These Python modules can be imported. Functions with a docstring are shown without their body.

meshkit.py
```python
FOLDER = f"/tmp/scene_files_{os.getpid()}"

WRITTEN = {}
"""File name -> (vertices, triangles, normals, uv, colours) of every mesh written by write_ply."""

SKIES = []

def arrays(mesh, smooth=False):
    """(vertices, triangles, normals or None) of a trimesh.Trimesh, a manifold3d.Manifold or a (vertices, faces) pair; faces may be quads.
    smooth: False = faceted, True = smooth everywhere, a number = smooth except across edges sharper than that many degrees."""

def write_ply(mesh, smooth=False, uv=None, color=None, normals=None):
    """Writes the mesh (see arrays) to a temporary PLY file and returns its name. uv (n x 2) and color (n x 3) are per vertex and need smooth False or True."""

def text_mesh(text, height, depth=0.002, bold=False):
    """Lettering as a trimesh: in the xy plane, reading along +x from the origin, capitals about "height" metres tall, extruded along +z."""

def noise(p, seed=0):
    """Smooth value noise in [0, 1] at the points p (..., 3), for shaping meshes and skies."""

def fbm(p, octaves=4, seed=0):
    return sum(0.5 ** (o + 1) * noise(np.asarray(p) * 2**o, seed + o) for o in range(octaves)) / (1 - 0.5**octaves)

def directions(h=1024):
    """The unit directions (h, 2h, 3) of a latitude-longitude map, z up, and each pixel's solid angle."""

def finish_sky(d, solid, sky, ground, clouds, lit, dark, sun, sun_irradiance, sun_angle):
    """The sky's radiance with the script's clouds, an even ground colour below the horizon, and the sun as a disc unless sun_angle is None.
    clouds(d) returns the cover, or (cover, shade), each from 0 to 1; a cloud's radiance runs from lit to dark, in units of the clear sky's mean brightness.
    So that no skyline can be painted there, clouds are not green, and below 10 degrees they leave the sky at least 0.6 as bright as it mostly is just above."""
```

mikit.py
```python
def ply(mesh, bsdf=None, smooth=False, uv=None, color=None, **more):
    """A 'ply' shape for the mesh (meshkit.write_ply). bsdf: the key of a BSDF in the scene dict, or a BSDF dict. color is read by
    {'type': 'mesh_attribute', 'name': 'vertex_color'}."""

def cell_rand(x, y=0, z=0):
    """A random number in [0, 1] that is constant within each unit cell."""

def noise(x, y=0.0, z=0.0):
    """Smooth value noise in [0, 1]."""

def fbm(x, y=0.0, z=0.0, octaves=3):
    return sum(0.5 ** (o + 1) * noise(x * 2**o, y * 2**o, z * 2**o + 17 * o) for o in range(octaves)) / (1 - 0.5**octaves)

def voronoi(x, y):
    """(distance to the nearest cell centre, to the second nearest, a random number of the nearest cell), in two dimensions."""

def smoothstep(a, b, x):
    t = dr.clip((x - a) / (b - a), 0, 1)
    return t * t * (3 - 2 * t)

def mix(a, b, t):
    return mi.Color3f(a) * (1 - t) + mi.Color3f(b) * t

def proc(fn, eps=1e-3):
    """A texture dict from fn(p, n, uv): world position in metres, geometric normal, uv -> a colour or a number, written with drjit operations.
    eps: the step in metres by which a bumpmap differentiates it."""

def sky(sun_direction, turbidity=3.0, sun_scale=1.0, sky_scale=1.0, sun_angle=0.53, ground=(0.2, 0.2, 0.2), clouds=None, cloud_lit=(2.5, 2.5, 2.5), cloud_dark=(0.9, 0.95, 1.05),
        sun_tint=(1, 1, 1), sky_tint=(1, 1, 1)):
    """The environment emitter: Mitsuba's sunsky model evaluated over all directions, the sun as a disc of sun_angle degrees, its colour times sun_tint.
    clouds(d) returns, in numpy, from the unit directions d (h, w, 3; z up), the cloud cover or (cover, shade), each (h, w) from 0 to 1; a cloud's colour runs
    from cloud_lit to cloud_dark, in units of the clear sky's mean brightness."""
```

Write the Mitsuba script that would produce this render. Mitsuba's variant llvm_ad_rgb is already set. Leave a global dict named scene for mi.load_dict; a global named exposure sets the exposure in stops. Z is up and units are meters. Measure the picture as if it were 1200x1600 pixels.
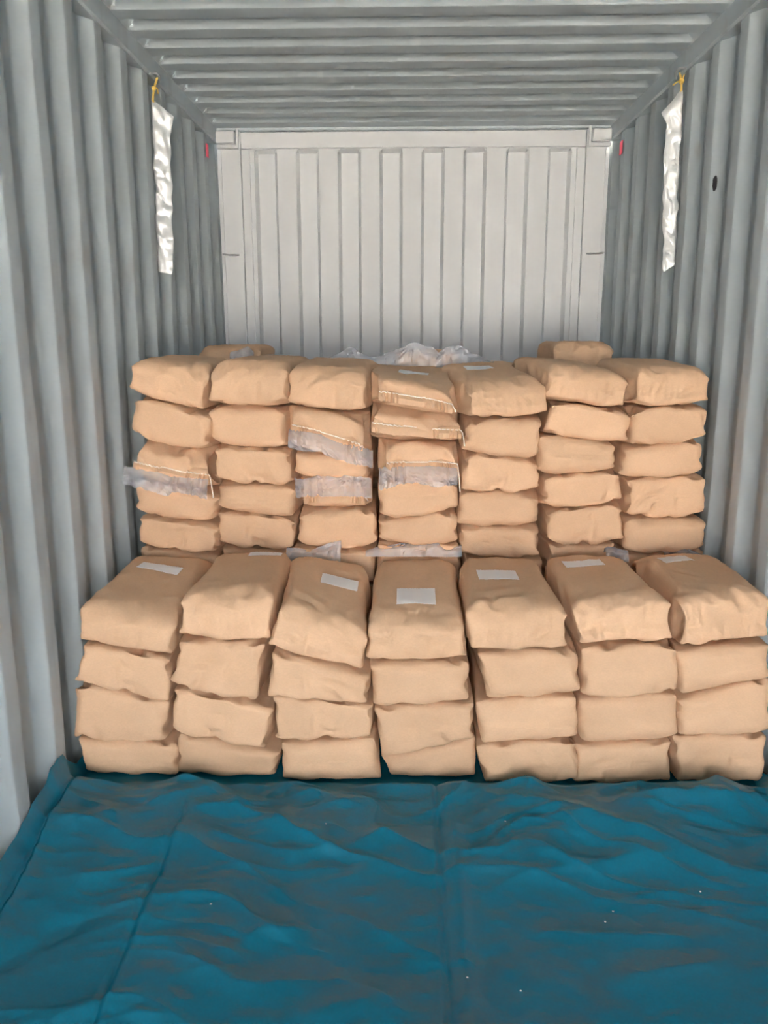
import math, random
import numpy as np, scipy.sparse as sp, trimesh, mitsuba as mi, drjit as dr, mikit, meshkit
from mikit import proc, fbm, noise, smoothstep, mix, voronoi
from scipy.interpolate import LinearNDInterpolator
T = mi.ScalarTransform4f
scene, labels = {'type': 'scene'}, {}

# ------------------------------------------------------------------ camera, sky, exposure
# World: x to the right, y into the container, z up, floor at z = 0; the camera stands inside the open doors.
F_PX, PITCH, YAW, ROLL = 1276.9, 0.2119, -0.0231, -0.0017
eye = np.array([-0.053, 0.0, 1.477])
fwd0, right0 = np.array([math.sin(YAW), math.cos(YAW), 0]), np.array([math.cos(YAW), -math.sin(YAW), 0])
fwd = math.cos(PITCH) * fwd0 - math.sin(PITCH) * np.array([0, 0, 1.0])
up = math.sin(PITCH) * fwd0 + math.cos(PITCH) * np.array([0, 0, 1.0])
up = math.cos(ROLL) * up - math.sin(ROLL) * right0
scene['camera'] = {'type': 'perspective', 'fov': 2 * math.degrees(math.atan(600 / F_PX)), 'fov_axis': 'x', 'near_clip': 0.05,
                   'to_world': T().look_at(eye.tolist(), (eye + fwd).tolist(), up.tolist())}


def overcast(d):
    return np.ones(d.shape[:2]), 0.55 * meshkit.fbm(d * 3.0, 3, 5)


scene['sky'] = mikit.sky((0.80, 0.12, 0.62), turbidity=4, sun_scale=1.3, sky_scale=1.0, ground=(0.0, 0.0, 0.0), clouds=overcast,
                         cloud_lit=(1.5, 1.5, 1.5), cloud_dark=(0.95, 0.98, 1.02))
exposure = 7.3

W2, H, Y_OPEN, Y_END = 1.175, 2.68, -4.0, 5.198      # half width, ceiling, open end, front wall

# ------------------------------------------------------------------ materials
def rgb(r, g, b):
    return {'type': 'rgb', 'value': [r, g, b]}


def mat(key, base, rough=0.6, spec=0.4, bump=None, scale=0.001, eps=1e-3, **more):
    b = {'type': 'principled', 'base_color': base, 'roughness': rough, 'specular': spec, **more}
    if bump is not None:
        b = {'type': 'bumpmap', 'arbitrary': proc(bump, eps), 'scale': scale, 'bsdf': b}
    scene[key] = {'type': 'twosided', 'bsdf': b}


def paint(p, n, uv):                                  # grey container paint: scuffs, dull streaks, a little rust
    big = fbm(p.x * 1.1, p.y * 1.1, p.z * 0.5, 3)
    streak = fbm(p.x * 5, p.y * 11, p.z * 1.2, 4)
    spots = smoothstep(0.66, 0.80, fbm(p.x * 7 + 3, p.y * 9, p.z * 4, 4))
    c = mix((0.350, 0.400, 0.430), (0.410, 0.460, 0.490), big)
    c = mix(c, (0.30, 0.325, 0.335), 0.35 * smoothstep(0.55, 0.75, streak))
    c = mix(c, (0.31, 0.255, 0.22), 0.22 * spots)
    dust = smoothstep(0.75, 0.86, fbm(p.x * 9 + 8, p.y * 13, p.z * 3 + 5, 3))
    return mix(c, (0.62, 0.63, 0.63), 0.25 * dust)


def kraft(tone):
    def f(p, n, uv):
        k = fbm(p.x * 9, p.y * 9, p.z * 9, 3)
        fibre = noise(p.x * 240, p.y * 240, p.z * 240)
        c = mix((0.555 * tone, 0.355 * tone, 0.222 * tone), (0.625 * tone, 0.412 * tone, 0.268 * tone), k)
        return c * (0.96 + 0.08 * fibre)
    return f


def crumple(p, n, uv):                                # fine relief of handled paper
    a = dr.abs(fbm(p.x * 15, p.y * 15, p.z * 15, 3) - 0.5)
    return (1 - a * 2.2) + 0.16 * noise(p.x * 80, p.y * 80, p.z * 80)


def tarp_color(p, n, uv):
    k = fbm(p.x * 2.2, p.y * 2.2, 0.3, 3)
    weave = noise(p.x * 260, p.y * 260)
    c = mix((0.005, 0.125, 0.200), (0.007, 0.150, 0.230), k) * (0.95 + 0.1 * weave)
    dust = smoothstep(0.5, 0.8, fbm(p.x * 5 + 9, p.y * 6, 2.0, 4))
    return mix(c, (0.10, 0.14, 0.16), 0.07 * dust)


mat('paint', proc(paint), 0.48, 0.4)
mat('pale_paint', proc(lambda p, n, uv: mix((0.515, 0.53, 0.55), (0.57, 0.585, 0.605), fbm(p.x * 2, p.y * 2, p.z * 1.2, 3))), 0.5, 0.35)
for i, t in enumerate((0.97, 1.0, 1.04)):
    mat(f'kraft_{i}', proc(kraft(t)), 0.72, 0.25, bump=crumple, scale=0.0045, eps=2e-3)
mat('tarp_film', proc(tarp_color), 0.27, 0.34)
mat('paper_label', rgb(0.72, 0.70, 0.70), 0.5, 0.4)
mat('cotton', rgb(0.80, 0.74, 0.66), 0.8, 0.2)
mat('plywood', rgb(0.22, 0.13, 0.075), 0.7, 0.3)
mat('concrete', proc(lambda p, n, uv: mix((0.345, 0.365, 0.395), (0.435, 0.46, 0.495), fbm(p.x * 2, p.y * 2, 0.0, 4))), 0.9, 0.2)
mat('silver_film', rgb(0.62, 0.635, 0.645), 0.38, 0.6, metallic=0.25)
mat('yellow_cord', rgb(0.62, 0.43, 0.10), 0.6, 0.3)
mat('red_tape', rgb(0.90, 0.12, 0.20), 0.5, 0.4)
mat('dark_scuff', rgb(0.035, 0.035, 0.04), 0.7, 0.3)
mat('steel', rgb(0.36, 0.37, 0.38), 0.45, 0.5)
mat('orange_kraft', proc(lambda p, n, uv: kraft(1.0)(p, n, uv) * mi.Color3f(0.98, 0.80, 0.62)), 0.72, 0.25)
scene['liner_film'] = {'type': 'blendbsdf', 'weight': 0.26, 'a': {'type': 'thindielectric', 'int_ior': 1.5},
                       'b': {'type': 'twosided', 'bsdf': {'type': 'principled', 'base_color': rgb(0.84, 0.86, 0.93), 'roughness': 0.3, 'specular': 0.6}}}


# ------------------------------------------------------------------ helpers
def put(key, mesh, bsdf, label=None, category=None, group=None, kind=None, smooth=False, to_world=None):
    s = mesh if isinstance(mesh, dict) else mikit.ply(mesh, bsdf, smooth=smooth)
    if to_world is not None:
        s = {**s, 'to_world': to_world}
    scene[key] = s
    e = {k: v for k, v in (('label', label), ('category', category), ('group', group), ('kind', kind)) if v}
    if e:
        labels[key] = e
    return key


def numbered(name):
    if name not in scene and name not in labels:
        return name
    k = 1
    while f'{name}_{k:03d}' in scene or f'{name}_{k:03d}' in labels:
        k += 1
    return f'{name}_{k:03d}'


def box(x0, x1, y0, y1, z0, z1, ch=0.004):
    """A box with chamfered edges."""
    c, s = np.array([(x0 + x1) / 2, (y0 + y1) / 2, (z0 + z1) / 2]), np.array([x1 - x0, y1 - y0, z1 - z0]) / 2
    ch = min(ch, s.min() * 0.6)
    pts = [(np.array(q) * 2 - 1) * (s - np.array(d) * ch) for q in np.ndindex(2, 2, 2) for d in ((0, 1, 1), (1, 0, 1), (1, 1, 0))]
    m = trimesh.Trimesh(np.array(pts) + c).convex_hull
    return m


def tube(points, radius, sides=6):
    p = np.asarray(points, float)
    t = np.gradient(p, axis=0)
    t /= np.linalg.norm(t, axis=1, keepdims=True) + 1e-12
    a = np.cross(t, np.where(np.abs(t[:, 2:]) < 0.9, [0, 0, 1.0], [1.0, 0, 0]))
    a /= np.linalg.norm(a, axis=1, keepdims=True) + 1e-12
    b, ang = np.cross(t, a), np.arange(sides) * 2 * np.pi / sides
    v = p[:, None] + radius * (np.cos(ang)[None, :, None] * a[:, None] + np.sin(ang)[None, :, None] * b[:, None])
    i, j = np.meshgrid(np.arange(len(p) - 1), np.arange(sides), indexing='ij')
    q = np.stack([i * sides + j, i * sides + (j + 1) % sides, (i + 1) * sides + (j + 1) % sides, (i + 1) * sides + j], -1).reshape(-1, 4)
    f = [[q0, q2, q1] for q0, q1, q2, q3 in q] + [[q0, q3, q2] for q0, q1, q2, q3 in q]
    n = len(v) * sides
    v = np.vstack([v.reshape(-1, 3), p[:1], p[-1:]])
    f += [[n, k, (k + 1) % sides] for k in range(sides)] + [[n + 1, n - sides + (k + 1) % sides, n - sides + k] for k in range(sides)]
    return v, np.array(f)


def join(*ms):
    return trimesh.util.concatenate([m if isinstance(m, trimesh.Trimesh) else trimesh.Trimesh(*m, process=False) for m in ms])


def grid_faces(n, m):
    i, j = np.meshgrid(np.arange(n - 1), np.arange(m - 1), indexing='ij')
    a = i * m + j
    return np.stack([a, a + m, a + m + 1, a + 1], -1).reshape(-1, 4)


def slab(P, normal_shift):
    """A closed sheet: the grid of points P (n, m, 3) and its copy moved by normal_shift."""
    n, m = P.shape[:2]
    f = grid_faces(n, m)
    k = n * m
    rim = [*(np.arange(m)), *(np.arange(1, n) * m + m - 1), *((n - 1) * m + np.arange(m - 2, -1, -1)), *(np.arange(n - 2, 0, -1) * m)]
    side = [[a, b, b + k, a + k] for a, b in zip(rim, rim[1:] + rim[:1])]
    return np.vstack([P.reshape(-1, 3), (P + normal_shift).reshape(-1, 3)]), np.vstack([f[:, ::-1], f + k, side])


def resample(points, n):
    p = np.asarray(points, float)
    s = np.r_[0, np.cumsum(np.linalg.norm(np.diff(p, axis=0), axis=1))]
    u = np.linspace(0, s[-1], n)
    return np.stack([np.interp(u, s, p[:, k]) for k in range(3)], -1)


# ------------------------------------------------------------------ the container
def profile(pitch, segs, depth, start, stop, phase):
    """Corners (y, d) of a pressed-sheet profile; segs = (inner flat, away slope, outer flat, facing slope); phase = where an inner flat ends."""
    out, y = [], phase - math.ceil((phase - start) / pitch + 1) * pitch
    while y < stop + pitch:
        a, b, c, d = segs
        for q in ((y - a, 0), (y, 0), (y + b, depth), (y + b + c, depth)):
            out.append(q)
        y += pitch
    o = np.array(out)
    inside = o[(o[:, 0] > start) & (o[:, 0] < stop)]
    ends = [(t, float(np.interp(t, o[:, 0], o[:, 1]))) for t in (start, stop)]
    return np.vstack([ends[:1], inside, ends[1:]])


def rounded(prof, r=0.007):
    """Each corner of the profile becomes a small bend."""
    out = [prof[0]]
    for a, b, c in zip(prof[:-2], prof[1:-1], prof[2:]):
        for k in (0, 1, 2):
            t = k / 2
            p, q = b + (a - b) / np.linalg.norm(a - b) * min(r, np.linalg.norm(a - b) * .45), b + (c - b) / np.linalg.norm(c - b) * min(r, np.linalg.norm(c - b) * .45)
            out.append((1 - t) ** 2 * p + 2 * t * (1 - t) * b + t ** 2 * q)
    return np.array(out + [prof[-1]])


def side_wall(s):
    pr = rounded(profile(0.278, (0.078, 0.060, 0.080, 0.060), 0.042, Y_OPEN, Y_END + 0.06, 3.316))
    z = np.linspace(-0.012, H - 0.03, 64)
    P = np.zeros((len(pr), len(z), 3))
    P[..., 1] = pr[:, None, 0]
    P[..., 2] = z[None]
    P[..., 0] = W2 + pr[:, None, 1]
    dent = meshkit.fbm(np.stack([P[..., 1] * 3.2, P[..., 2] * 2.1, 0 * P[..., 0] + s], -1), 3, 11 + s) - 0.5
    P[..., 0] += dent * 0.011 * (1 - pr[:, None, 1] / 0.06)
    P[..., 1] += (meshkit.fbm(np.stack([P[..., 1] * 2.4, P[..., 2] * 2.6, 0 * P[..., 0] + 4 + s], -1), 2, 17 + s) - 0.5) * 0.006
    P[..., 0] = np.maximum(P[..., 0], W2 - 0.004) * s
    return slab(P, np.array([0.006 * s, 0, 0]))


put('wall_left', side_wall(-1), 'paint', 'grey corrugated steel side wall on the left', kind='structure', smooth=35)
put('wall_right', side_wall(1), 'paint', 'grey corrugated steel side wall on the right', kind='structure', smooth=35)

# roof: pressed troughs across the container, closed before they reach the rails
pr = rounded(profile(0.209, (0.094, 0.022, 0.070, 0.023), 0.031, Y_OPEN, 5.10, 3.465), 0.006)
pr = np.vstack([pr, [(5.15, 0.0), (Y_END, 0.0)]])
xs = np.r_[-1.2, -1.157, -1.125, np.linspace(-1.0, 1.0, 9), 1.125, 1.157, 1.2]
fade = np.clip((1.157 - np.abs(xs)) / 0.032, 0, 1)
P = np.zeros((len(xs), len(pr), 3))
P[..., 0], P[..., 1] = xs[:, None], pr[None, :, 0]
P[..., 2] = H - 0.004 + pr[None, :, 1] * fade[:, None]
put('ceiling', slab(P, np.array([0, 0, 0.006])), 'paint', 'grey corrugated steel container roof', kind='structure', smooth=35)

put('floor', box(-1.24, 1.24, Y_OPEN, Y_END + 0.05, -0.10, -0.012), 'plywood', 'container floor under the blue tarpaulin', kind='structure')

# front wall: pressed sheet between posts, header over it
pr = rounded(profile(0.250, (0.114, 0.017, 0.102, 0.017), 0.040, -0.975, 1.0, -0.945), 0.005)
zs = np.r_[-0.012, np.linspace(0.2, 2.45, 6), 2.548, 2.566, 2.72]
fz = np.array([0 if z > 2.56 else 1 for z in zs])
P = np.zeros((len(pr), len(zs), 3))
P[..., 0], P[..., 2] = pr[:, None, 0], zs[None]
P[..., 1] = Y_END + pr[:, None, 1] * fz[None]
P = P[::-1]
put('wall_back', slab(P, np.array([0, 0.006, 0])), 'pale_paint', 'pale grey corrugated end wall behind the sacks', kind='structure', smooth=30)
for i, s in enumerate((-1, 1)):
    put(f'trim_{i + 1}', box(*sorted((s * 1.158, s * 1.225)), Y_OPEN, Y_END, H - 0.085, H + 0.03, 0.008), 'paint',
        f'grey steel top rail along the {"left" if s < 0 else "right"} wall', kind='structure')
    put(f'trim_{i + 3}', join(box(*sorted((s * 1.022, s * 1.140)), Y_END - 0.022, Y_END + 0.06, -0.012, H, 0.004), box(*sorted((s * 1.12, s * 1.24)), Y_END + 0.05, Y_END + 0.07, -0.012, H, 0.004),
                              box(*sorted((s * 0.970, s * 1.021)), Y_END - 0.008, Y_END + 0.06, -0.012, 2.565, 0.003)), 'pale_paint',
        f'pale grey corner post at the {"left" if s < 0 else "right"} end of the back wall', kind='structure')
    k = put(numbered('corner_casting'), join(box(*sorted((s * 1.046, s * 1.157)), Y_END - 0.075, Y_END - 0.02, 2.585, 2.655, 0.006),
                                             box(*sorted((s * 1.030, s * 1.159)), Y_END - 0.05, Y_END - 0.02, 2.562, 2.583, 0.004),
                                             box(*sorted((s * 1.028, s * 1.044)), Y_END - 0.05, Y_END - 0.02, 2.562, 2.675, 0.004)), 'pale_paint',
            f'pale steel corner block under the roof at the {"left" if s < 0 else "right"} end of the back wall', 'corner block', smooth=False)
    # lashing hook on the post
    hk = [(s * 1.145, Y_END - 0.022, 1.965), (s * 1.145, Y_END - 0.05, 1.965), (s * 1.105, Y_END - 0.066, 1.958), (s * 1.06, Y_END - 0.062, 1.958), (s * 1.055, Y_END - 0.022, 1.962)]
    put(numbered('lashing_ring'), tube(resample(hk, 14), 0.006), 'steel',
        f'small steel lashing ring on the {"left" if s < 0 else "right"} corner post', 'lashing ring', smooth=40)
put('trim_5', box(-1.021, 1.021, Y_END - 0.014, Y_END + 0.06, 2.568, 2.66, 0.004), 'pale_paint', 'pale grey header across the top of the back wall', kind='structure')
put('trim_6', box(-1.156, 1.156, Y_END - 0.045, Y_END + 0.05, 2.661, H + 0.02, 0.004), 'paint', 'grey roof edge beam above the back wall', kind='structure')
put('trim_7', box(-1.2, 1.2, Y_OPEN, Y_OPEN + 0.10, H - 0.11, H + 0.03), 'paint', 'grey steel header over the open doorway', kind='structure')
put('ground', box(-150, 150, -250, 60, -0.6, -0.30), 'concrete', 'concrete yard outside the container', kind='structure')

# ------------------------------------------------------------------ paper sacks
# A sack is an inextensible paper tube with a folded block bottom (y = 0) and a stitched end (y = BL), filled until it is taut and
# pressed between its neighbours; a small cloth solver finds the shape, so that the paper buckles where it would.
BW, BH, BL = 0.33, 0.135, 0.64
NW, NH, NL = 24, 10, 44


def make_sack(seed, full, excess, zmax, taper=0.72, slack=0.16, n_it=150):
    pw, ph = BW, BH * 1.02
    nc = 2 * (NW + NH)
    half, h2 = nc // 2, NH // 2
    ring = [(-.5, k / NH) for k in range(h2)] + [(k / NW - .5, .5) for k in range(NW)] + [(.5, .5 - k / NH) for k in range(NH)] + \
           [(.5 - k / NW, -.5) for k in range(NW)] + [(-.5, -.5 + k / NH) for k in range(h2)]
    per = np.array(ring)
    tri = 1 - np.abs(np.arange(nc) / half - 1)
    flat = np.c_[(tri - .5) * (pw + ph) / pw, np.where(np.arange(nc) <= half, 1e-3, -1e-3)]
    paper = BL + ph * slack
    V, idx = [], np.zeros((NL + 1, nc), int)
    for j in range(NL + 1):
        m = np.clip((j / NL - taper) / (1 - taper), 0, 1)
        c = per * (1 - m) + flat * m
        for i in range(nc):
            if j == NL and i > half:
                idx[j, i] = idx[j, nc - i]
                continue
            idx[j, i] = len(V)
            V.append((c[i, 0] * pw, j / NL * BL, c[i, 1] * ph + ph / 2))
    cap = -np.ones((NW + 1, NH + 1), int)
    for k in range(nc):
        cap[int(round((per[k, 0] + .5) * NW)), int(round((per[k, 1] + .5) * NH))] = idx[0, k]
    for a in range(NW + 1):
        for b in range(NH + 1):
            if cap[a, b] < 0:
                cap[a, b] = len(V)
                V.append(((a / NW - .5) * pw, 0, b / NH * ph))
    V = np.array(V, float)
    quads = [(idx[j, i], idx[j, (i + 1) % nc], idx[j + 1, (i + 1) % nc], idx[j + 1, i]) for j in range(NL) for i in range(nc)]
    capq = [(cap[a, b], cap[a + 1, b], cap[a + 1, b + 1], cap[a, b + 1]) for a in range(NW) for b in range(NH)]
    dc, dl, E = 2 * (pw + ph) / nc, paper / NL, {}

    def add(i, j, l, k):
        if i != j:
            E.setdefault((min(i, j), max(i, j)), (l, k))

    for j in range(NL + 1):
        for i in range(nc):
            add(idx[j, i], idx[j, (i + 1) % nc], dc, 1.)
            if j < NL: add(idx[j, i], idx[j + 1, i], dl, 1.)
            if j < NL - 1: add(idx[j, i], idx[j + 2, i], 2 * dl, .08)
            c0, c1 = per[i], per[(i + 2) % nc]
            if c0[0] == c1[0] or c0[1] == c1[1]: add(idx[j, i], idx[j, (i + 2) % nc], 2 * dc, .08)
    for a, b, c, d in quads:
        add(a, c, math.hypot(dc, dl), .6)
        add(b, d, math.hypot(dc, dl), .6)
    for a, b, c, d in capq:
        for u, w, k in ((a, b, 1.), (b, c, 1.), (c, d, 1.), (d, a, 1.), (a, c, .6), (b, d, .6)):
            add(u, w, np.linalg.norm(V[u] - V[w]), k)
    ij, lk = np.array(list(E)), np.array(list(E.values()))
    l0, k0, n, m = lk[:, 0], lk[:, 1], len(V), len(ij)
    mid = (V[ij[:, 0]] + V[ij[:, 1]]) / 2              # spare paper, in patches, most of it about the folded bottom
    patch = np.clip(meshkit.fbm(mid * 16 + seed * 3.1, 3, seed + 9) * 2.6 - .9, 0, 1)
    l0 = l0 * (1 + excess * patch * (np.exp(-((mid[:, 1] - .03) / .075) ** 2) * .9 + .22))
    A = sp.csr_matrix((np.r_[-np.ones(m), np.ones(m)], (np.r_[np.arange(m), np.arange(m)], np.r_[ij[:, 0], ij[:, 1]])), shape=(m, n))
    At, cnt = A.T.tocsr(), np.bincount(ij.ravel(), np.repeat(k0, 2), n)[:, None]
    q = np.array(quads + capq)
    F = np.vstack([q[:, [0, 1, 2]], q[:, [0, 2, 3]]])
    S = sp.csr_matrix((np.ones(3 * len(F)), (F.ravel(), np.repeat(np.arange(len(F)), 3))), shape=(n, len(F)))

    def vol(x):
        return np.einsum('ij,ij->i', x[F[:, 0]], np.cross(x[F[:, 1]], x[F[:, 2]])).sum() / 6

    x = V.copy()
    if vol(x) < 0:
        F = F[:, ::-1]
    x += (np.stack([meshkit.noise(x * 14 + seed * 7.3, seed + k) for k in range(3)], -1) - .5) * .03
    v, off, V0 = np.zeros_like(x), np.random.default_rng(seed).uniform(0, 50, 3), BW * BH * BL * full
    e = BW * .5 + .004
    for it in range(n_it):
        fn = np.cross(x[F[:, 1]] - x[F[:, 0]], x[F[:, 2]] - x[F[:, 0]]) / 2
        if it % 6 == 0:
            lump = 1 + .9 * (meshkit.noise(x * [9, 7, 0] + off, 3) - .5)[:, None]
        v = (v + (S @ fn) / 3 * (150 * np.clip(V0 / max(vol(x), 1e-6) - 1, -.5, .8)) * lump * 1.2) * .9
        xn = x + v
        for _ in range(6):
            d = A @ xn
            L = np.sqrt(np.einsum('ij,ij->i', d, d)) + 1e-9
            c = 1 - l0 / L
            xn -= .75 * (At @ (d * (c * np.where(c > 0, k0, k0 * .55))[:, None])) / cnt    # paper buckles more easily than it stretches
            xn[:, 2] = np.clip(xn[:, 2], 0, zmax)
            xn[:, 0] = np.clip(xn[:, 0], -e, e)
            xn[:, 1] = np.clip(xn[:, 1], -.028, BL + .05)
        v, x = (xn - x) * .9, xn
    fine = trimesh.Trimesh(x, F, process=False)
    fv, ff = trimesh.remesh.subdivide_loop(fine.vertices, fine.faces, 1)
    return {'v': fv, 'f': np.asarray(ff), 'seam': x[idx[NL, :half + 1]], 'coarse': (x, F)}


PRESSED = [make_sack(s, f, e, BH) for s, f, e in ((0, .93, .12), (1, .99, .09), (2, .95, .16), (3, 1.0, .06), (4, .96, .12))]
DOMED = [make_sack(s, f * 1.12, e, BH * 1.3) for s, f, e in ((12, .95, .15), (13, .99, .12), (14, .97, .17))]
SEWN = [make_sack(s, f, e, BH * z, taper=.60, slack=.34) for s, f, e, z in ((21, .93, .05, 1.0), (22, .92, .06, 1.05))]

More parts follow.
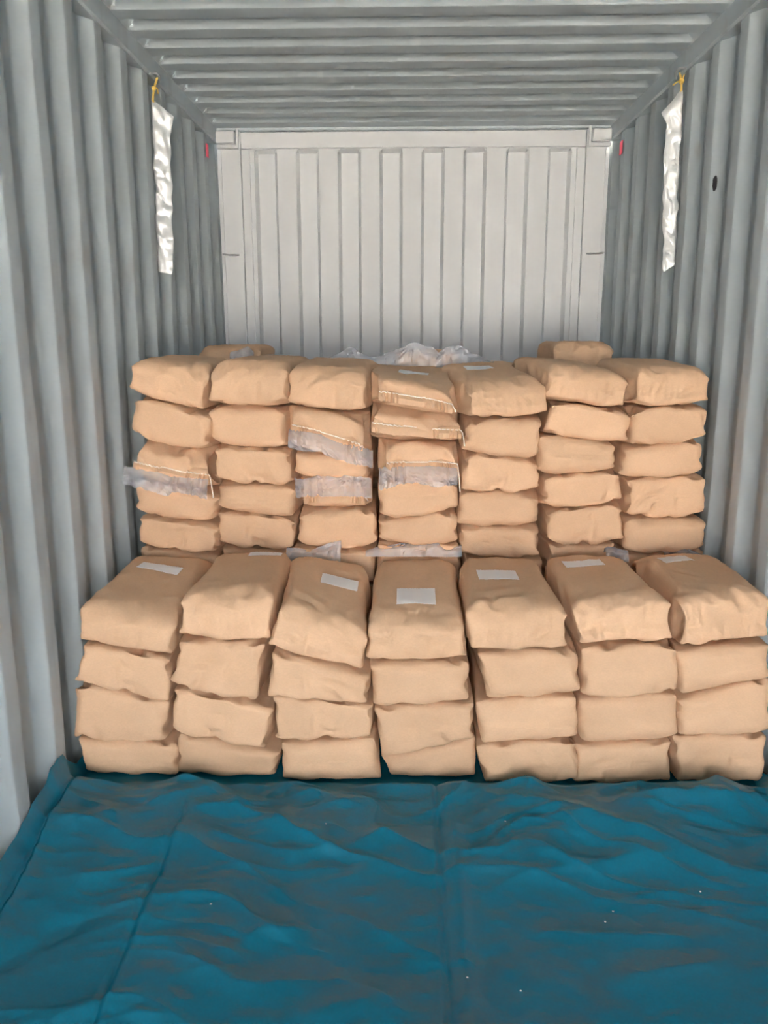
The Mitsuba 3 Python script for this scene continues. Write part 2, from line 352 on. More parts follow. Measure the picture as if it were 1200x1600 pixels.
# row, stack from the left, layer from below, stitched end in front?, x at bottom left / bottom right / top left / top right of the front face,
# z at bottom left / bottom right / top left / top right, y of the face, sideways drift of the far end
SACKS = [
    (1, 1, 1, 0, -1.144, -0.829, -1.156, -0.823, 0.0, 0.0, 0.134, 0.119, 2.56, 0.001),
    (1, 1, 2, 0, -1.163, -0.856, -1.153, -0.837, 0.134, 0.12, 0.342, 0.274, 2.555, -0.029),
    (1, 1, 3, 0, -1.147, -0.842, -1.109, -0.825, 0.341, 0.275, 0.483, 0.436, 2.548, -0.009),
    (1, 1, 4, 0, -1.121, -0.82, -1.112, -0.797, 0.485, 0.436, 0.596, 0.542, 2.552, 0.004),
    (1, 2, 1, 0, -0.826, -0.492, -0.81, -0.475, 0.0, 0.0, 0.157, 0.093, 2.56, 0.026),
    (1, 2, 2, 0, -0.827, -0.517, -0.811, -0.485, 0.16, 0.101, 0.337, 0.256, 2.547, 0.028),
    (1, 2, 3, 0, -0.828, -0.544, -0.79, -0.502, 0.341, 0.271, 0.498, 0.488, 2.546, -0.005),
    (1, 2, 4, 0, -0.794, -0.488, -0.78, -0.476, 0.498, 0.488, 0.624, 0.627, 2.551, 0.009),
    (1, 3, 1, 0, -0.453, -0.128, -0.46, -0.149, 0.0, 0.0, 0.133, 0.157, 2.535, -0.009),
    (1, 3, 2, 0, -0.479, -0.16, -0.483, -0.151, 0.131, 0.157, 0.306, 0.281, 2.542, 0.03),
    (1, 3, 3, 0, -0.497, -0.17, -0.475, -0.161, 0.307, 0.282, 0.465, 0.387, 2.528, 0.008),
    (1, 3, 4, 0, -0.497, -0.191, -0.458, -0.169, 0.471, 0.395, 0.594, 0.5, 2.537, -0.011),
    (1, 4, 1, 0, -0.085, 0.198, -0.124, 0.187, 0.0, 0.0, 0.083, 0.154, 2.56, 0.012),
    (1, 4, 2, 0, -0.119, 0.185, -0.145, 0.182, 0.084, 0.153, 0.268, 0.289, 2.54, -0.0),
    (1, 4, 3, 0, -0.149, 0.17, -0.155, 0.169, 0.267, 0.288, 0.42, 0.428, 2.546, 0.0),
    (1, 4, 4, 0, -0.166, 0.153, -0.165, 0.151, 0.419, 0.428, 0.538, 0.541, 2.554, 0.009),
    (1, 5, 1, 0, 0.231, 0.538, 0.202, 0.523, 0.0, 0.0, 0.144, 0.167, 2.528, -0.019),
    (1, 5, 2, 0, 0.219, 0.526, 0.194, 0.519, 0.145, 0.167, 0.295, 0.326, 2.531, 0.01),
    (1, 5, 3, 0, 0.233, 0.532, 0.2, 0.527, 0.299, 0.327, 0.472, 0.473, 2.538, 0.006),
    (1, 5, 4, 0, 0.175, 0.48, 0.16, 0.478, 0.472, 0.473, 0.595, 0.596, 2.526, -0.008),
    (1, 6, 1, 0, 0.531, 0.847, 0.53, 0.846, 0.0, 0.0, 0.142, 0.159, 2.538, -0.001),
    (1, 6, 2, 0, 0.546, 0.861, 0.535, 0.851, 0.143, 0.159, 0.309, 0.328, 2.538, -0.002),
    (1, 6, 3, 0, 0.545, 0.849, 0.534, 0.836, 0.309, 0.327, 0.488, 0.506, 2.53, 0.013),
    (1, 6, 4, 0, 0.533, 0.824, 0.507, 0.812, 0.488, 0.505, 0.602, 0.624, 2.54, -0.02),
    (1, 7, 1, 0, 0.876, 1.163, 0.858, 1.163, 0.0, 0.0, 0.171, 0.177, 2.551, -0.003),
    (1, 7, 2, 0, 0.876, 1.163, 0.862, 1.161, 0.172, 0.177, 0.309, 0.39, 2.539, -0.023),
    (1, 7, 3, 0, 0.867, 1.142, 0.846, 1.131, 0.311, 0.385, 0.478, 0.505, 2.537, 0.032),
    (1, 7, 4, 0, 0.858, 1.141, 0.848, 1.129, 0.48, 0.506, 0.617, 0.637, 2.549, 0.007),
    (2, 1, 1, 0, -1.125, -0.812, -1.116, -0.807, 0.5, 0.475, 0.645, 0.608, 3.208, 0.017),
    (2, 1, 2, 0, -1.117, -0.811, -1.107, -0.792, 0.646, 0.608, 0.775, 0.736, 3.196, 0.029),
    (2, 1, 3, 0, -1.13, -0.817, -1.122, -0.784, 0.778, 0.739, 0.904, 0.856, 3.214, 0.022),
    (2, 1, 4, 1, -1.137, -0.795, -1.106, -0.809, 0.906, 0.857, 1.085, 1.024, 3.205, -0.009),
    (2, 1, 5, 0, -1.12, -0.825, -1.108, -0.805, 1.087, 1.027, 1.253, 1.176, 3.207, 0.033),
    (2, 1, 6, 0, -1.122, -0.834, -1.112, -0.814, 1.256, 1.183, 1.367, 1.325, 3.21, 0.018),
    (2, 2, 1, 0, -0.787, -0.508, -0.781, -0.505, 0.5, 0.495, 0.64, 0.626, 3.212, 0.032),
    (2, 2, 2, 0, -0.798, -0.505, -0.792, -0.486, 0.641, 0.626, 0.797, 0.76, 3.227, -0.007),
    (2, 2, 3, 0, -0.788, -0.501, -0.783, -0.479, 0.796, 0.762, 0.906, 0.894, 3.206, 0.021),
    (2, 2, 4, 0, -0.796, -0.492, -0.796, -0.496, 0.907, 0.894, 1.054, 1.042, 3.199, -0.008),
    (2, 2, 5, 0, -0.817, -0.522, -0.813, -0.515, 1.055, 1.043, 1.21, 1.204, 3.226, 0.029),
    (2, 2, 6, 0, -0.806, -0.506, -0.799, -0.5, 1.21, 1.204, 1.347, 1.345, 3.203, 0.058),
    (2, 3, 1, 0, -0.489, -0.166, -0.499, -0.166, 0.506, 0.501, 0.64, 0.631, 3.198, 0.02),
    (2, 3, 2, 0, -0.471, -0.161, -0.463, -0.161, 0.639, 0.631, 0.797, 0.797, 3.217, -0.018),
    (2, 3, 3, 1, -0.472, -0.179, -0.48, -0.183, 0.797, 0.797, 0.933, 0.907, 3.213, -0.03),
    (2, 3, 4, 0, -0.481, -0.191, -0.473, -0.193, 0.933, 0.907, 1.033, 1.006, 3.22, 0.002),
    (2, 3, 5, 1, -0.503, -0.17, -0.504, -0.177, 1.036, 1.003, 1.202, 1.178, 3.22, -0.029),
    (2, 3, 6, 0, -0.5, -0.207, -0.501, -0.193, 1.202, 1.18, 1.334, 1.308, 3.218, 0.046),
    (2, 4, 1, 0, -0.154, 0.186, -0.153, 0.171, 0.497, 0.488, 0.661, 0.655, 3.208, -0.0),
    (2, 4, 2, 0, -0.145, 0.165, -0.142, 0.161, 0.66, 0.655, 0.759, 0.793, 3.207, 0.009),
    (2, 4, 3, 0, -0.148, 0.161, -0.145, 0.159, 0.758, 0.793, 0.923, 0.915, 3.215, 0.008),
    (2, 4, 4, 1, -0.152, 0.208, -0.144, 0.163, 0.923, 0.914, 1.076, 1.061, 3.197, -0.019),
    (2, 4, 5, 1, -0.202, 0.193, -0.176, 0.178, 1.079, 1.059, 1.215, 1.177, 3.198, -0.008),
    (2, 4, 6, 1, -0.181, 0.184, -0.178, 0.143, 1.215, 1.176, 1.325, 1.278, 3.212, -0.008),
    (2, 5, 1, 0, 0.207, 0.511, 0.205, 0.507, 0.483, 0.472, 0.604, 0.595, 3.199, 0.012),
    (2, 5, 2, 0, 0.182, 0.501, 0.185, 0.491, 0.605, 0.595, 0.729, 0.731, 3.212, 0.0),
    (2, 5, 3, 0, 0.167, 0.485, 0.183, 0.486, 0.729, 0.731, 0.876, 0.863, 3.216, 0.03),
    (2, 5, 4, 0, 0.182, 0.486, 0.193, 0.482, 0.876, 0.863, 1.032, 0.998, 3.216, -0.028),
    (2, 5, 5, 0, 0.179, 0.473, 0.194, 0.488, 1.034, 1.0, 1.156, 1.169, 3.2, 0.014),
    (2, 5, 6, 0, 0.193, 0.505, 0.196, 0.496, 1.156, 1.17, 1.267, 1.282, 3.206, -0.1),
    (2, 6, 1, 0, 0.536, 0.785, 0.539, 0.802, 0.538, 0.526, 0.652, 0.663, 3.221, 0.001),
    (2, 6, 2, 0, 0.529, 0.832, 0.524, 0.819, 0.652, 0.665, 0.804, 0.83, 3.208, 0.017),
    (2, 6, 3, 0, 0.511, 0.817, 0.506, 0.803, 0.803, 0.83, 0.941, 0.957, 3.201, -0.015),
    (2, 6, 4, 0, 0.481, 0.78, 0.477, 0.775, 0.939, 0.956, 1.101, 1.067, 3.205, -0.006),
    (2, 6, 5, 0, 0.504, 0.826, 0.533, 0.829, 1.097, 1.061, 1.23, 1.188, 3.227, 0.022),
    (2, 6, 6, 0, 0.501, 0.799, 0.509, 0.82, 1.234, 1.193, 1.346, 1.299, 3.224, -0.088),
    (2, 7, 1, 0, 0.85, 1.163, 0.843, 1.163, 0.483, 0.481, 0.618, 0.629, 3.217, -0.034),
    (2, 7, 2, 0, 0.835, 1.161, 0.836, 1.148, 0.618, 0.629, 0.764, 0.766, 3.205, 0.0),
    (2, 7, 3, 0, 0.849, 1.153, 0.836, 1.144, 0.764, 0.766, 0.927, 0.936, 3.226, -0.01),
    (2, 7, 4, 0, 0.802, 1.124, 0.821, 1.115, 0.926, 0.936, 1.049, 1.083, 3.214, 0.024),
    (2, 7, 5, 0, 0.835, 1.132, 0.832, 1.115, 1.05, 1.085, 1.202, 1.212, 3.207, 0.017),
    (2, 7, 6, 0, 0.843, 1.128, 0.846, 1.129, 1.202, 1.212, 1.324, 1.324, 3.216, -0.046),
]

TWIST = {(2, 3, 5): .075, (2, 4, 6): .03}           # ends that hang lower on the right
NOMINAL = {1: [0, .145, .300, .455, .612], 2: [.50, .64, .775, .92, 1.06, 1.20, 1.355]}


def handled(v, r, rg, sewn, low=False):
    """Each sack has been handled: corners of its front pulled in, the bottom flap's fold across the face, creases running from the edges."""
    v = v.copy()
    u, front, w = v[:, 0] / BW * 2, np.exp(-np.clip(v[:, 1], 0, 1) / .10), v[:, 2] / BH - .5
    lo, hi = (.03, .12) if low else (.04, .26) if r == 1 else (.14, .46)
    for su in (-1, 1):
        for sw, f in ((-1, 1.0), (1, .8)):
            a = rg.uniform(lo, hi) * f * (1 - .6 * sewn)
            v[:, 2] -= a * BH * .5 * np.clip(u * su, 0, 1.1) ** 4 * np.clip(2 * w * sw, 0, 1) * sw * front
    if not sewn and rg.random() < (.6 if r == 1 else .3):
        w0, amp = rg.uniform(-.25, .05) + .06 * u * rg.uniform(-1, 1), rg.uniform(.003, .006)
        v[:, 1] += amp * np.tanh((w - w0) / .06) * np.exp(-np.clip(v[:, 1] + .02, 0, 1) / .022)
    o = rg.uniform(0, 90, 3)                            # straight creases: planes folded along random directions, each only in a patch
    wob = (meshkit.noise(v * 7 + o, 5) - .5) * .05
    crease = 0
    for k in range(5):
        d = rg.normal(0, 1, 3) * [1, .9, 1]
        d /= np.linalg.norm(d)
        t = (v @ d + wob) * rg.uniform(7, 13) + rg.uniform(0, 1)
        patch = np.clip((meshkit.noise(v * 8 + o + 11 * k, 20 + k) - .45) * 4, 0, 1)
        crease = crease + (np.abs((t % 1) - .5) * 2 - .5) * patch * rg.uniform(.5, 1)
    edge = .28 + .9 * np.exp(-((v[:, 1] - .04) / .08) ** 2)
    n = np.c_[u * .12 * (1 - front), -front * 1.25, w * 1.6]
    return v + n * (crease * edge * .0070)[:, None]


class Bend:
    """Fits a sack's box to the place it has in the stack: its front face to the face there, its far end level with the layer."""

    def __init__(self, row):
        self.r = row
        r, c, k, sewn, self.xbl, self.xbr, self.xtl, self.xtr, self.zbl, self.zbr, self.ztl, self.ztr, self.y0, self.xo = row
        self.mid = (self.xbl + self.xbr + self.xtl + self.xtr) / 4
        nb, nt = NOMINAL[r][k - 1], NOMINAL[r][k]
        fb, ft = (self.zbl + self.zbr) / 2, (self.ztl + self.ztr) / 2
        tilt = .35
        self.bb = (.8 * nb + .2 * fb + tilt * (self.zbl - fb), .8 * nb + .2 * fb + tilt * (self.zbr - fb))
        self.bt = (.8 * nt + .2 * ft + tilt * (self.ztl - ft), .8 * nt + .2 * ft + tilt * (self.ztr - ft))

    def __call__(self, p):
        u, v, w = p[:, 0] / BW + .5, p[:, 1] / BL, p[:, 2] / BH
        xb, xt = self.xbl + (self.xbr - self.xbl) * u, self.xtl + (self.xtr - self.xtl) * u
        xf = xb + (xt - xb) * w
        zf0, zf1 = self.zbl + (self.zbr - self.zbl) * u, self.ztl + (self.ztr - self.ztl) * u
        zb0, zb1 = self.bb[0] + (self.bb[1] - self.bb[0]) * u, self.bt[0] + (self.bt[1] - self.bt[0]) * u
        s = np.clip(v, -.2, 1.15)
        z0, z1 = zf0 + (zb0 - zf0) * s, zf1 + (zb1 - zf1) * s
        x = self.mid + (xf - self.mid) * (1 + self.r[3] * .12 * np.clip(1 - v / .15, 0, 1))
        x = x * (1 - v) + (self.mid + self.xo + (u - .5) * .318) * v
        y = self.y0 + p[:, 1] - (self.xo / BL) * .6 * (xf - self.mid) * (1 - v)
        z = z0 + (z1 - z0) * w - TWIST.get(self.r[:3], 0) * (u - .5) * np.exp(-np.clip(v, 0, 1) / .18)
        return np.c_[np.clip(x, -1.168, 1.168), y, z]


def turned(proto, flip, mirror):
    """The sack's vertices, seam line and faces, with its stitched end in front (flip) or left and right exchanged (mirror)."""
    def g(p):
        p = p.copy()
        if flip:
            p[:, 1] = BL - p[:, 1]
            p[:, 0] *= -1
        if mirror:
            p[:, 0] *= -1
        return p
    return g(proto['v']), (proto['f'][:, ::-1] if mirror else proto['f']), g(proto['seam'])


def top_height(v):
    """Height of the sack's upper side over (x, y)."""
    up_ = v[v[:, 2] > BH * .45]
    return LinearNDInterpolator(up_[:, :2] + np.random.default_rng(0).normal(0, 1e-6, (len(up_), 2)), up_[:, 2])


def label_mesh(v, bend, cx, cy, w, d, rot):
    """A paper label lying on the sack's upper side, centre (cx, cy) on the sack."""
    h = top_height(v)
    a, b = np.meshgrid(np.linspace(-w / 2, w / 2, 15), np.linspace(-d / 2, d / 2, 9), indexing='ij')
    x, y = cx + a * math.cos(rot) - b * math.sin(rot), cy + a * math.sin(rot) + b * math.cos(rot)
    z = h(x, y)
    z = np.where(np.isnan(z), np.nanmean(z), z)
    top = bend(np.c_[x.ravel(), y.ravel(), z.ravel() + .0035]).reshape(15, 9, 3)
    return slab(top[:, ::-1], np.array([0, 0, -.0012]))


def film(rows, n=64, m=16, amp=.007, seed=0, freq=34):
    """Crumpled plastic film lofted through polylines."""
    R = np.stack([resample(r, n) for r in rows])
    s = np.linspace(0, len(rows) - 1, m)
    i = np.minimum(s.astype(int), len(rows) - 2)
    P = R[i] * (1 - (s - i))[:, None, None] + R[i + 1] * (s - i)[:, None, None]
    Q = P * freq + seed
    Q = Q + (meshkit.noise(Q * .5, seed) - .5)[..., None] * 1.5
    fold = (1 - np.abs(meshkit.fbm(Q * [1, 1, 1.6], 3, seed) - .5) * 4)
    edge = np.linspace(0, 1, m)[:, None]
    P[..., 1] -= fold * amp * 1.6 * (.3 + .7 * edge)
    P[..., 2] += (meshkit.fbm(np.stack([P[..., 0] * 16, 0 * edge + seed + 0 * P[..., 0], 0 * P[..., 0]], -1), 3, seed) - .5) * amp * 4 * edge + fold * amp * .5 * edge
    return P.reshape(-1, 3), grid_faces(m, n)


ORD = ['', 'first', 'second', 'third', 'fourth', 'fifth', 'sixth', 'seventh', 'eighth', 'ninth', 'tenth']


def stack_name(c):
    return {1: 'leftmost stack', 4: 'middle stack', 7: 'rightmost stack'}.get(c) or (f'{ORD[c]} stack from left' if c < 4 else f'{ORD[8 - c]} stack from right')


SPECIAL = {
    (1, 1, 4): 'with white label', (1, 2, 4): 'with label near its far end', (1, 3, 4): 'with white label, sagging right', (1, 4, 4): 'with white label',
    (1, 5, 4): 'with white label', (1, 6, 4): 'with pale label', (1, 7, 4): 'with narrow white label',
    (2, 1, 6): 'drooping right', (2, 2, 6): 'with pale label far back', (2, 4, 6): 'with seam and hanging film', (2, 5, 6): 'with white label',
    (2, 6, 6): 'lying askew', (2, 1, 4): 'with seam and hanging film', (2, 3, 5): 'with film below',
    (2, 4, 5): 'with white stitched seam', (2, 4, 4): 'with crumpled film', (2, 3, 3): 'with film folded upward'}
TAG = {(1, 1): (-.005, .375, .165, .062, -.16), (1, 2): (.05, .47, .13, .055, .02), (1, 3): (.045, .31, .145, .085, -.05), (1, 4): (.0, .165, .14, .125, .01),
       (1, 5): (-.03, .29, .145, .10, .02), (1, 6): (-.035, .40, .15, .075, .06), (1, 7): (-.03, .42, .125, .07, .22),
       (2, 2): (.0, .52, .12, .06, .0), (2, 4): (.01, .36, .13, .085, -.06), (2, 5): (-.03, .33, .12, .08, .0)}
STITCH_DROP = {(2, 1, 4): .09, (2, 3, 5): .05, (2, 3, 3): .02, (2, 4, 6): .03, (2, 4, 5): .06, (2, 4, 4): .11}
sack_of = {}
rng = np.random.default_rng(8)
TOP = {1: 4, 2: 6}
DOME_PICK = {(1, 1): (1, 0), (1, 2): (0, 1), (1, 3): (1, 1), (1, 4): (1, 0), (1, 5): (0, 0), (1, 6): (2, 0), (1, 7): (2, 1),
             (2, 1): (1, 1), (2, 2): (1, 0), (2, 3): (1, 0), (2, 5): (0, 1), (2, 6): (2, 0), (2, 7): (0, 0)}
last = None
OUT = {(2, 3, 5): .08, (2, 1, 4): .05, (2, 4, 6): .05, (2, 4, 5): .03, (2, 4, 4): .03}    # these stick out of the row
for row in SACKS:
    r, c, k, sewn = row[:4]
    row = row[:12] + (row[12] - OUT.get((r, c, k), 0),) + row[13:]
    b = Bend(row)
    mirror = bool(rng.integers(2))
    if sewn:
        proto = SEWN[(c + k) % 2]
    elif k == TOP[r]:
        i, mirror = DOME_PICK[(r, c)]
        proto = DOMED[i]
    else:
        choice = [i for i in range(len(PRESSED)) if i != last]
        last = choice[int(rng.integers(len(choice)))]
        proto = PRESSED[last]
    v, f, seam = turned(proto, sewn, bool(mirror))
    v = handled(v, r, rng, sewn, k == 1)
    P = b(v)
    P += (np.stack([meshkit.noise(P * [6, 6, 9] + 40 * c + 7 * k, j + 3 * r) for j in range(3)], -1) - .5) * [.014, .016, .004]
    where = f'{"top" if k == TOP[r] else "bottom" if k == 1 else ORD[TOP[r] + 1 - k] + " from top"} of {"front" if r == 1 else "rear"} {stack_name(c)}'
    extra = SPECIAL.get((r, c, k))
    if r == 2 and k == 1:
        where = f'lowest one in sight of rear {stack_name(c)}'
    name = numbered('paper_sack')
    sack_of[(r, c, k)] = name
    put(name, (P, f), f'kraft_{int(rng.integers(3))}', f'brown paper sack{" " + extra if extra else ""}, {where}', 'sack', f'sacks in the {"front" if r == 1 else "rear"} row', smooth=True)
    if (r, c) in TAG and k == TOP[r]:
        cx, cy, w, d, rot = TAG[(r, c)]
        put(f'{name}__label', label_mesh(v, b, cx, cy, w, d, rot), 'paper_label', 'white paper label', smooth=30)
    if sewn:
        line = b(seam)
        order = np.argsort(line[:, 0])
        line = line[order]
        line[:, 1] -= .004
        a, z = line[0], line[-1]
        drop = STITCH_DROP[(r, c, k)]
        tail = [z + [.004, -.004, -.01], z + [.010, -.008, -drop * .6], z + [.013, -.006, -drop]]
        put(f'{name}__stitching', tube(resample(np.vstack([line, tail]), 70), .0022, 5), 'cotton', 'white stitching thread', smooth=60)
        n0 = len(line)
        sk = rng.uniform(-.006, .006, 3)
        lipz = [.0, -.018, -.036]
        skirt = [line + [0, .002, -.001], line + [0, -.014, -.014], line + [0, -.016, -.034]]
        lip = np.stack([resample(s_, 40) for s_ in skirt])
        lip += (np.stack([meshkit.noise(lip * 14 + c + k, j) for j in range(3)], -1) - .5) * [.002, .008, .008] * np.linspace(0, 1, 3)[:, None, None]
        put(f'{name}__lip', slab(lip, np.array([0, -.0015, 0])), 'kraft_1', 'flattened paper edge beyond the seam', smooth=40)
    if sewn:
        sack_of[('seam', r, c, k)] = line

# clear inner bags that stick out of the sacks
def liner(key, rows, seed, amp=.007, freq=34):
    k = f'{key}__liner'
    put(k, film(rows, seed=seed, amp=amp, freq=freq), 'liner_film', 'crumpled clear plastic inner bag', smooth=28)


for key, drop, ext, lift in (((2, 1, 4), .080, (.03, .0), 0), ((2, 3, 5), .080, (.01, .04), 0), ((2, 4, 6), .085, (.0, -.05), 0), ((2, 4, 4), .085, (.03, .0), 0),
                             ((2, 3, 3), .075, (.03, .03), 1)):
    line = resample(sack_of[('seam',) + key], 30)
    line[:, 0] = np.interp(np.linspace(0, 1, 30), [0, 1], [line[0, 0] - ext[0], line[-1, 0] + ext[1]])
    if lift:                                           # folded up over the sack above
        rows = [line + [0, -.012, -.01], line + [0, -.034, .03], line + [0, -.036, drop]]
    else:
        wav = np.sin(np.linspace(0, 9, 30) + key[1])[:, None] * [0, 0, .008]
        rows = [line + [0, -.019, -.014], line + [0, -.044, -.045], line + wav + [0, -.050, -drop]]
    liner(sack_of[key], rows, 10 * key[1] + key[2])

for key, x0, x1, y, z, h in (((1, 3, 4), -.52, -.30, 3.155, .595, .07), ((1, 4, 4), -.20, .185, 3.16, .615, .055), ((1, 6, 4), .755, .845, 3.15, .60, .075),
                             ((1, 7, 4), .99, 1.15, 3.165, .60, .065),
                             ((2, 1, 6), -.865, -.755, 3.87, 1.335, .085), ((2, 3, 6), -.43, -.13, 3.86, 1.325, .095), ((2, 4, 6), -.14, .13, 3.87, 1.34, .095),
                             ((2, 5, 6), .10, .37, 3.86, 1.335, .085)):
    t = np.linspace(0, 1, 30)
    x = x0 + (x1 - x0) * t
    w = meshkit.noise(np.stack([x * 14, 0 * x + key[1], 0 * x], -1), 3)
    base = np.c_[x, 0 * x + y, 0 * x + z]
    rows = [base, base + np.c_[0 * x, 0 * x + .012, h * (.25 + .45 * w)], base + np.c_[0 * x, .03 + .02 * w, h * (.2 + .9 * w)], base + np.c_[0 * x, .05 + 0 * x, h * (.1 + .4 * w)]]
    liner(sack_of[key], rows, 77 + key[1] * 3 + key[0], amp=.010)

# ------------------------------------------------------------------ the sacks behind and below, which carry the ones in sight
PLY = [mikit.ply(p['coarse'], None, smooth=50) for p in PRESSED]
SEEN = {0: ('brown paper sack showing over the far end of the leftmost rear stack', 1.43), 3: ('brown paper sack just showing behind the white-labelled middle rear sack', 1.405),
        5: ('orange-brown paper sack lying highest at the back near the right wall', 1.445)}


def plain_sack(x, y, z0, z1, w, label, group, pick, top=False):
    if top:                                            # the ones in sight are domed and creased
        v, f, _ = turned(DOMED[pick % 3], False, pick % 2)
        s = mikit.ply((handled(v, 2, np.random.default_rng(pick), False), f), f'kraft_{pick % 3}', smooth=True)
    else:
        s = {**PLY[pick % len(PLY)], 'bsdf': {'type': 'ref', 'id': f'kraft_{pick % 3}'}}
    return put(numbered('paper_sack'), s, None, label, 'sack', group, to_world=T().translate([x, y, z0]).scale([w / BW, 1, (z1 - z0) / BH]))


for c in range(7):
    x = float(np.mean([(r[4] + r[5]) / 2 for r in SACKS if r[:3] == (2, c + 1, 1)]))
    zt = min(min(r[8], r[9]) for r in SACKS if r[:3] == (2, c + 1, 1)) - .004
    for k in range(4):
        plain_sack(x, 3.225, zt * k / 4, zt * (k + 1) / 4 - .002, .30, f'brown paper sack behind the front row, {stack_name(c + 1)}, {ORD[k + 1]} layer from floor', 'hidden sacks of the rear row', c * 3 + k)
for c, (x, top) in enumerate(zip((-.885, -.565, -.25, .06, .37, .80), (1.43, 1.34, 1.345, 1.405, 1.345, 1.445))):
    for k in range(10):
        lab, grp = (f'brown paper sack behind the rear row, {ORD[c + 1]} column from left, {ORD[k + 1]} layer from floor', 'sacks behind the rear row')
        if k == 9 and c in SEEN:
            lab, grp = SEEN[c][0], 'sacks showing behind the rear row'
        plain_sack(x, 3.92 + .02 * ((c * 7 + k * 3) % 4), top * k / 10, top * (k + 1) / 10 - (.028 if k == 9 else .002), .30 if c < 5 else .28, lab, grp, c * 5 + k * 2 + 1, k == 9)

# ------------------------------------------------------------------ tarpaulin over the floor
xs = np.linspace(-1.168, 1.168, 340)
ys = np.r_[np.linspace(-1.0, 1.25, 60)[:-1], np.linspace(1.25, 2.72, 250), np.linspace(2.76, 5.15, 24)]
X, Y = np.meshgrid(xs, ys, indexing='ij')


def seg(p, q):
    """Along (0..1, unclipped) and signed distance from the line p -> q; positive to the left."""
    d = np.array(q, float) - p
    L = np.hypot(*d)
    t = ((X - p[0]) * d[0] + (Y - p[1]) * d[1]) / L ** 2
    return t, ((Y - p[1]) * d[0] - (X - p[0]) * d[1]) / L


def fade_ends(t, a=.25):
    return np.clip(np.minimum(t, 1 - t) / a, 0, 1) ** .8


warp = (meshkit.fbm(np.stack([X * 3, Y * 3, 0 * X], -1), 2, 5) - .5)
Z = (meshkit.fbm(np.stack([X * 2.0, Y * 2.0, 0 * X + 3], -1), 2, 2) - .5) * .020


def ridged(ang, fx, fy, seed):
    c, s = math.cos(ang), math.sin(ang)
    a, b = X * c + Y * s + warp * .25, -X * s + Y * c + warp * .25
    n = np.abs(meshkit.noise(np.stack([a * fx, b * fy, 0 * a + seed], -1), seed) - .5) * 2
    return (1 - n) ** 2.2


patch = np.clip((meshkit.fbm(np.stack([X * 1.7, Y * 1.7, 0 * X + 8], -1), 2, 21) - .35) * 3, 0, 1)
patch2 = np.clip((meshkit.fbm(np.stack([X * 1.7, Y * 1.7, 0 * X + 15], -1), 2, 22) - .35) * 3, 0, 1)
near_bags = np.exp(-((Y - 2.35) / .28) ** 2)
Z += ridged(.12, 1.6, 7.5, 1) * .016 * (.3 + patch) + ridged(-.30, 2.0, 9.0, 2) * .015 * (.25 + patch2) + ridged(.55, 2.2, 10, 3) * .013 * patch2
Z += ridged(-.08, 3.0, 15, 6) * .009 * (.2 + patch) + ridged(.28, 3.5, 17, 7) * .008 * (.2 + patch2) + ridged(1.1, 3, 10, 8) * .007 * patch
Z += ridged(.4, 2.5, 9, 4) * .015 * near_bags * patch + ridged(-.45, 2.5, 8, 5) * .014 * near_bags * patch2
Z += (meshkit.fbm(np.stack([X * 15, Y * 24, 0 * X], -1), 3, 30) - .5) * .0075
for p, q, h, w in (((.33, 2.33), (1.10, 1.93), .020, .034), ((.10, 2.20), (.40, 2.42), .014, .045), ((.35, 2.02), (.80, 2.10), .012, .035), ((.25, 1.80), (.70, 1.76), .010, .03),
                   ((-.95, 2.34), (-.60, 2.38), .016, .05), ((-.50, 2.42), (-.15, 2.28), .016, .045), ((-1.0, 2.20), (-.55, 2.30), .012, .04), ((-.42, 1.98), (-.22, 2.30), .008, .04),
                   ((-.55, 1.60), (-.25, 1.95), .008, .05), ((-.45, 1.75), (-.28, 1.80), .012, .03), ((-1.06, 1.60), (-.84, 1.85), -.016, .030), ((.80, 2.42), (1.05, 2.25), .016, .04),
                   ((.95, 2.45), (1.15, 2.28), .016, .03), ((.42, 1.62), (.75, 1.70), .010, .03), ((-.30, 1.50), (.0, 1.62), .009, .04), ((-.95, 1.95), (-.72, 2.02), .010, .035)):
    t, d = seg(p, q)
    Z += h * fade_ends(t) * np.exp(-(np.abs(d + warp * .06) / w) ** 1.5)
t, d = seg((-.72, 1.0), (-.735, 2.33))                 # pressed folds that run into the container
Z += (-.011 * np.exp(-(d / .009) ** 2) + .006 * np.exp(-((d + .02) / .014) ** 2)) * fade_ends(t, .1)
t, d = seg((.045, .6), (.060, 2.52))
Z += (-.012 * np.exp(-(d / .008) ** 2) + .014 * np.exp(-((d + .045) / .026) ** 2)) * fade_ends(t, .05)
Z += .008
lie = np.clip((2.535 - Y) / .10, 0, 1)                  # flat under the sacks
Z = np.maximum(Z * lie, -.006) * lie + (-.004) * (1 - lie)
hem = np.interp(Y, [0, 1.3, 1.6, 1.93, 2.2, 2.45, 2.6], [-1.02, -1.04, -1.065, -1.085, -1.115, -1.125, -1.13])
hh = np.interp(Y, [0, 1.3, 1.9, 2.25, 2.5, 2.6], [.025, .032, .040, .038, .012, 0])
d = X - hem
Z += np.where(d > 0, hh * np.exp(-d / .055), hh * np.clip(1 + d / .010, 0, 1))
lift = np.interp(Y, [1.2, 1.7, 2.1, 2.35, 2.50, 2.53], [.02, .03, .045, .075, .02, .0])
Z += lift * np.clip((-1.125 - X) / .043, 0, 1) ** 1.3 + .05 * np.clip((-1.149 - X) / .015, 0, 1) * np.interp(Y, [2.30, 2.45, 2.75, 2.85], [0, 1, 1, 0])
Z += .05 * np.interp(Y, [0, 2.5, 2.7], [1, 1, 0]) * np.clip((X - 1.12) / .05, 0, 1) ** 1.5
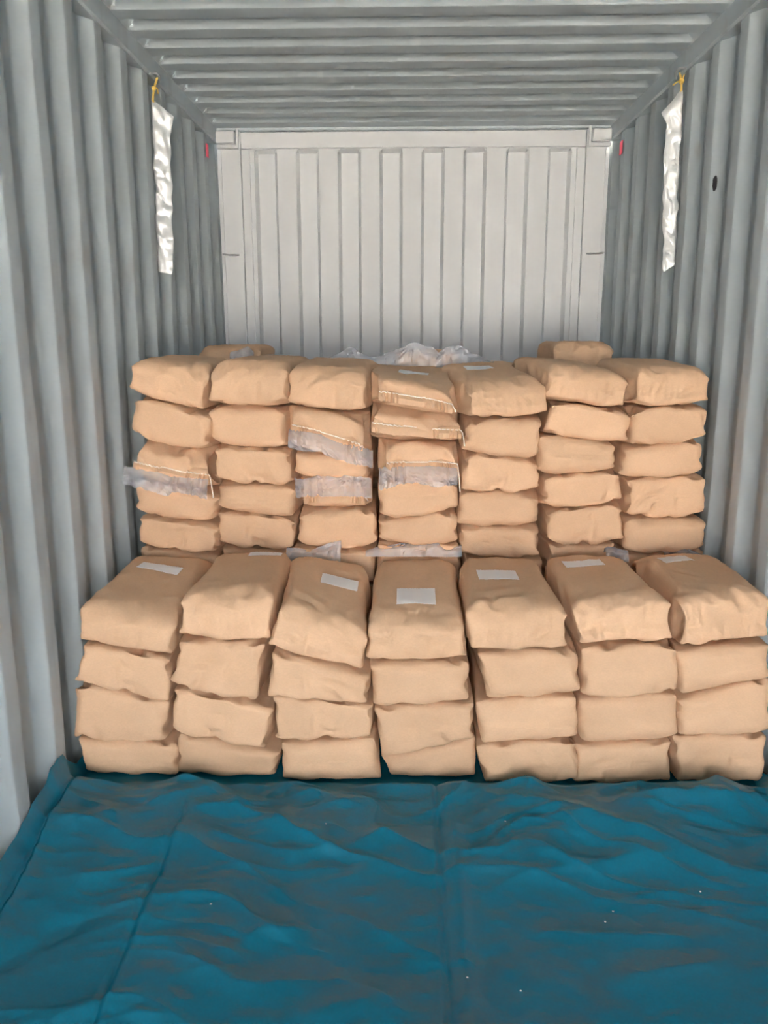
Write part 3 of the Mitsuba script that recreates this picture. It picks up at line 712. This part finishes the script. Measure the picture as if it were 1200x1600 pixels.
put('tarpaulin', slab(np.stack([X, Y, Z], -1)[:, ::1], np.array([0, 0, -.0012])), 'tarp_film', 'wrinkled blue-green plastic tarpaulin spread over the container floor', 'tarpaulin', smooth=60)

# ------------------------------------------------------------------ hanging desiccant strips, cords, small marks
def strip(left, right, y, seed, tilt):
    """A chain of five flat foil pouches: left and right edges as (x, z) polylines."""
    n, m = 90, 15
    a = resample([(x, 0, z) for x, z in left], n)
    b = resample([(x, 0, z) for x, z in right], n)
    u = np.linspace(0, 1, m)[None, :, None]
    P = a[:, None] * (1 - u) + b[:, None] * u
    s = np.linspace(0, 1, n)[:, None]
    bulge = np.abs(np.sin(s * np.pi * 5)) ** .6 * np.sin(u[..., 0] * np.pi) ** .5
    cr = np.abs(meshkit.fbm(P * [17, 1, 9] + (P[..., :1] + .6 * P[..., 2:]) * [9, 0, 6] + seed, 2, seed) - .5)
    P[..., 1] = y + tilt * (u[..., 0] - .5) - .006 * bulge - (cr * .042) + .012 * (meshkit.noise(P * [0, 0, 9] + seed, seed + 1) - .5)
    P[..., 0] += (meshkit.noise(P * [0, 0, 20] + seed * 2, seed + 3) - .5) * .010
    Q = np.zeros_like(P)
    Q[..., 1] = .003 + .010 * bulge
    return slab(P, Q)


k = put('desiccant_strip', strip([(-1.187, 2.513), (-1.185, 2.30), (-1.195, 2.05), (-1.203, 1.775)], [(-1.178, 2.517), (-1.092, 2.450), (-1.112, 2.40), (-1.116, 2.27), (-1.125, 2.0), (-1.139, 1.762)], 3.965, 3, .02), 'silver_film',
        'silvery pouch strip hanging from a cord on the left corrugated wall', 'desiccant strip', smooth=35)
put(f'{k}__cord', join(tube(resample([(-1.150, 3.94, 2.605), (-1.166, 3.945, 2.57), (-1.178, 3.955, 2.535), (-1.183, 3.962, 2.505)], 14), .005),
                       tube(resample([(-1.166, 3.945, 2.57), (-1.150, 3.935, 2.555), (-1.148, 3.93, 2.535)], 8), .003), trimesh.creation.icosphere(1, .011).apply_translation([-1.170, 3.945, 2.562])),
    'yellow_cord', 'knotted yellow cord', smooth=50)
k = put('desiccant_strip_001', strip([(1.170, 2.535), (1.101, 2.452), (1.120, 2.40), (1.124, 2.25), (1.135, 2.0), (1.152, 1.765)], [(1.180, 2.535), (1.184, 2.30), (1.192, 2.05), (1.200, 1.795)], 3.965, 8, -.02), 'silver_film',
        'silvery pouch strip hanging from a yellow cord on the right corrugated wall', 'desiccant strip', smooth=35)
put(f'{k}__cord', join(tube(resample([(1.158, 3.94, 2.607), (1.168, 3.945, 2.575), (1.174, 3.955, 2.55), (1.176, 3.962, 2.525)], 14), .005),
                       tube(resample([(1.168, 3.94, 2.572), (1.145, 3.93, 2.565), (1.128, 3.93, 2.552)], 8), .0035), tube(resample([(1.168, 3.94, 2.572), (1.178, 3.93, 2.60), (1.172, 3.93, 2.615)], 8), .003),
                       trimesh.creation.icosphere(1, .013).apply_translation([1.168, 3.942, 2.572])), 'yellow_cord', 'knotted yellow cord', smooth=50)
for s in (-1, 1):
    side = 'left' if s < 0 else 'right'
    hk = [(s * 1.162, 3.86, 2.60), (s * 1.145, 3.90, 2.612), (s * 1.146, 3.96, 2.612), (s * 1.162, 4.0, 2.60)]
    put(numbered('lashing_ring'), tube(resample(hk, 12), .006), 'steel', f'small steel lashing bar under the {side} roof rail holding the yellow cord', 'lashing ring', smooth=40)
    put(f'wall_{side}__tape', box(*sorted((s * 1.1665, s * 1.1715)), 4.925, 4.975, 2.475, 2.545, .001), 'red_tape', 'small red tape mark')
th = math.atan2(.036, .068)
patch_ = trimesh.creation.icosphere(2, 1.0)
patch_.apply_scale([.0025, .012, .030])
patch_.apply_transform(trimesh.transformations.rotation_matrix(th, [0, 0, 1]))
patch_.apply_translation([1.188, 3.490, 2.07])
put('wall_right__scuff', patch_, 'dark_scuff', 'small black mark', smooth=True)
rng = np.random.default_rng(3)
crumbs = []
for x, y in ((-.55, 1.86), (.50, 1.88), (.47, 1.84), (.10, 1.62), (.22, 1.60), (-.28, 2.2), (.26, 2.22), (.75, 1.95)):
    i, j = np.abs(xs - x).argmin(), np.abs(ys - y).argmin()
    crumbs.append(trimesh.creation.icosphere(1, .0022).apply_scale([1.3, 1, .6]).apply_translation([x, y, Z[i, j] + .0012]))
put('crumbs', join(*crumbs), 'paper_label', 'few tiny white crumbs on the tarpaulin', 'crumbs', kind='stuff')
